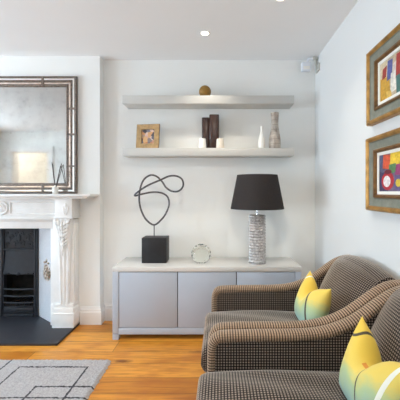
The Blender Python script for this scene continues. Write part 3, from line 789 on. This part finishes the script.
# ------------------------------------------------------------------ armchairs
def make_armchair(yc, label):
    t = thing('armchair', label, 'armchair', (.45, yc, 0), 'matching upholstered armchairs')
    prof = [(-.062, .10), (-.064, .30), (-.063, .50), (-.056, .588), (-.025, .630), (.03, .642), (.20, .646), (.38, .648), (.49, .656), (.57, .675), (.65, .708), (.72, .752), (.79, .803), (.85, .842), (.91, .866), (.972, .872)]
    pth = smoothpath([(x, 0, z) for x, z in prof], 5)
    for sg in (1, -1):
        ya = yc+sg*.335
        low = []
        for i, p in enumerate(pth):
            a_ = pth[max(0, i-1)]; b2 = pth[min(len(pth)-1, i+1)]; tg = (b2-a_).normalized()
            nrm = Vector((-tg.z, 0, tg.x)); low.append((p, nrm))
        poly = [(p.x-n.x*.028, p.z-n.z*.028) for p, n in low]
        poly = poly+[(.968, .10)]
        pn = MB()
        # panel as stacked columns so the sides stay clean
        rows = []
        top = [(p.x-n.x*.028, p.z-n.z*.028) for p, n in low]
        pn.prism(poly, lambda u, v, h: Vector((u, ya+h, v)), -.035, .035)
        arm = pn.build('arm', 'weave', t, smooth=20)
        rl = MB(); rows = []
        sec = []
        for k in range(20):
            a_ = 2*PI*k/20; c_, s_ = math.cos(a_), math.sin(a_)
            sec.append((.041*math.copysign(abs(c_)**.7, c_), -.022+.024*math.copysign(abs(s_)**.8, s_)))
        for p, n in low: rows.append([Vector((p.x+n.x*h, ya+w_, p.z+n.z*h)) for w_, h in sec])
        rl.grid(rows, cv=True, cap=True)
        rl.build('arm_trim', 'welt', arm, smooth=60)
    # backrest: profile lofted across the width
    bp = [(.66, .36), (.665, .46), (.70, .56), (.74, .66), (.785, .75), (.825, .815), (.862, .855), (.90, .876), (.94, .876), (.968, .855), (.975, .80), (.975, .5), (.972, .12), (.70, .12)]
    bpp = smoothpath([(x, 0, z) for x, z in bp], 4, True)
    rows = []
    for k in range(25):
        u = k/24*2-1; cr = (1-abs(u)**2.4)
        rows.append([Vector((p.x-(.055*cr if p.x < .86 and p.z > .3 else .01*cr)*max(0, min(1, (.93-p.x)/.1)), yc+.303*u, p.z+(.034*cr*max(0, (p.z-.62)/.26)))) for p in bpp])
    MB().grid(rows, cv=True, cap=True).build('backrest', 'weave', t, smooth=60)
    # seat cushion: superellipse slab, crowned
    rows = []; NX, NY = 30, 24
    def seat(u, v):
        x = .285+.390*u; y = yc+.292*v
        e = (1-abs(u)**14)*(1-abs(v)**14)
        return x, y, e
    st = MB()
    for sgn in (1, -1):
        rr = []
        for i in range(NX+1):
            u = math.sin((i/NX-.5)*PI); row = []
            for j in range(NY+1):
                v = math.sin((j/NY-.5)*PI); x, y, e = seat(u, v)
                if sgn > 0: z = .400+.088*max(0, e)**.22+.020*(1-u*u)*(1-v*v)+.004*math.sin(9*v+4*u)
                else: z = .400-.085*max(0, e)**.5
                row.append((x, y, z))
            rr.append(row)
        st.grid(rr)
    bmesh.ops.remove_doubles(st.bm, verts=st.bm.verts, dist=.0008)
    st.build('seat_cushion', 'weave', t, smooth=70)
    MB().box(-.052, .955, yc-.30, yc+.30, .12, .315, .012).build('seat_frame', 'weave', t)
    for x in (-.02, .92):
        for sg in (-1, 1):
            lx, ly = x, yc+sg*.325; rows = []
            for r, z in ((.018, 0), (.027, .125)): rows.append([(lx+a_*r, ly+b2*r, z) for a_, b2 in ((-1, -1), (1, -1), (1, 1), (-1, 1))])
            MB().grid(rows, cv=True, cap=True).build('leg', 'legwood', t, smooth=0)
    return t
def copy_tree(o, parent=None):
    c = o.copy(); C.objects.link(c)
    if parent is not None: c.parent = parent
    for ch in list(o.children): copy_tree(ch, c)
    return c
ch1 = make_armchair(2.03, 'brown checked armchair beside the sideboard, the farther of the two')
ch2 = copy_tree(ch1); ch2.location.y = 1.265; ch2['_o'] = tuple(ch2.location)
ch2['label'] = 'brown checked armchair closest to the camera, cut by the right and bottom edges'

def cushion(yc, mat, label, dep=.088, tw=0):
    base = Vector((.522, yc, .506)); top = Vector((.612, yc, .775)); up = (top-base); hgt = up.length; up.normalize()
    nrm = Vector((-up.z, 0, up.x)); hwid = .205; N = 36
    R_ = Matrix.Rotation(tw, 3, 'Z')
    m_ = MB()
    for sgn in (1, -1):
        rows = []
        for i in range(N+1):
            v = math.sin((i/N-.5)*PI); row = []
            for j in range(N+1):
                u = math.sin((j/N-.5)*PI)          # u=-1 far, +1 near
                pin = 1-.10*(1-abs(v)**2)*0
                wu = u*(1-.07*(1-v*v))               # sides pulled in, corners stay out
                wv = v*(1-.06*(1-u*u))
                ear = dep*math.exp(-((u+.06)/.34)**2)*max(0, (v+.15)/1.15)**1.5
                th = .078*((1-abs(u)**2.2)*(1-abs(v)**2.2))**.5*(1-.62*math.exp(-((u+.06)/.22)**2)*max(0, v+.1))*(1+.18*max(0, u))
                p = base+up*((wv+1)/2*hgt-ear+.03*max(0, v)*abs(u)**3)+nrm*(sgn*th)
                p.y = yc-wu*hwid
                q = R_ @ (p-base); row.append(base+q)
            rows.append(row)
        f = (lambda a, b: (math.sin((b-.5)*PI)*.5+.5, math.sin((a-.5)*PI)*.5+.5))
        m_.grid(rows, uvs=f)
    bmesh.ops.remove_doubles(m_.bm, verts=m_.bm.verts, dist=.0006)
    return tag(m_.build('cushion', mat, smooth=75), label, 'cushion', 'yellow scatter cushions')
cushion(1.985, 'cush_a', 'yellow and green cushion propped in the farther armchair')
cushion(1.185, 'cush_b', 'yellow cushion with dark and white bands propped in the nearer armchair')

# ------------------------------------------------------------------ rug
rg = MB(); rows = []; rnd = random.Random(11)
X0, X1, Y0, Y1 = -3.4, -.86, .35, 2.52; nx, ny = 210, 180
hn = [[rnd.random() for _ in range(nx+1)] for _ in range(ny+1)]
for j in range(ny+1):
    row = []
    for i in range(nx+1):
        x = X0+(X1-X0)*i/nx; y = Y0+(Y1-Y0)*j/ny
        edge = min(i, nx-i, j, ny-j)
        z = .016+.006*hn[j][i] if edge > 0 else .001
        if i == nx: x += rnd.uniform(-.004, .012)
        if i == 0: x -= rnd.uniform(-.004, .012)
        row.append((x, y, z))
    rows.append(row)
rg.grid(rows)
rg.box(X0+.01, X1-.01, Y0+.01, Y1-.01, .0005, .006)
tag(rg.build('rug', 'rug', smooth=80), 'pale grey woven rug with thin dark overlapping rectangle lines', 'rug')

# ------------------------------------------------------------------ daylight, camera
w = bpy.data.worlds.new('World'); bpy.context.scene.world = w; w.use_nodes = True
bg = w.node_tree.nodes['Background']; nt = w.node_tree
tc = nt.nodes.new('ShaderNodeTexCoord'); sp = nt.nodes.new('ShaderNodeSeparateXYZ'); nt.links.new(tc.outputs['Generated'], sp.inputs[0])
rp = nt.nodes.new('ShaderNodeValToRGB'); nt.links.new(sp.outputs[2], rp.inputs[0])     # lower half brightened to light the ceiling, blue-white sky above
rp.color_ramp.elements[0].position = 0; rp.color_ramp.elements[0].color = (.88, 1.06, 1.22, 1)
rp.color_ramp.elements[1].position = .12; rp.color_ramp.elements[1].color = (.40, .57, .73, 1)
nt.links.new(rp.outputs[0], bg.inputs[0]); bg.inputs[1].default_value = 18.0
def portal(loc, rot, sx, sy):
    l = bpy.data.lights.new('window_portal', 'AREA'); l.shape = 'RECTANGLE'; l.size = sx; l.size_y = sy; l.cycles.is_portal = True
    o = bpy.data.objects.new('window_portal', l); C.objects.link(o); o.location = loc; o.rotation_euler = rot
portal((XL-.19, .55, 1.5), (0, -PI/2, 0), 2.1, 1.3)
portal((XL-.19, 2.1, 1.5), (0, -PI/2, 0), 2.1, 1.3)
l = bpy.data.lights.new('hall_lamp', 'POINT'); l.energy = 75; l.color = (1, .98, .90); l.shadow_soft_size = .12
o = bpy.data.objects.new('hall_lamp', l); C.objects.link(o); o.location = (-4.2, -2.0, 2.5)

cam = bpy.data.cameras.new('camera'); co = bpy.data.objects.new('camera', cam); C.objects.link(co)
co.location = (0, 0, CAMZ); co.rotation_euler = (PI/2, 0, 0)
cam.sensor_width = 36; cam.lens = 36*F/400; cam.shift_x = -20/400; cam.shift_y = -9/400; cam.clip_start = .02
sc_ = bpy.context.scene; sc_.camera = co
sc_.view_settings.view_transform = 'Standard'; sc_.view_settings.look = 'None'; sc_.view_settings.gamma = 1
sc_.view_settings.use_curve_mapping = False; sc_.view_settings.exposure = -.40
sc_.cycles.use_denoising = True; sc_.cycles.denoising_prefilter = 'ACCURATE'; sc_.cycles.max_bounces = 12; sc_.cycles.diffuse_bounces = 8; sc_.cycles.glossy_bounces = 6
sc_.cycles.sample_clamp_indirect = 8
for o in bpy.data.objects:
    if '_o' in o: del o['_o']
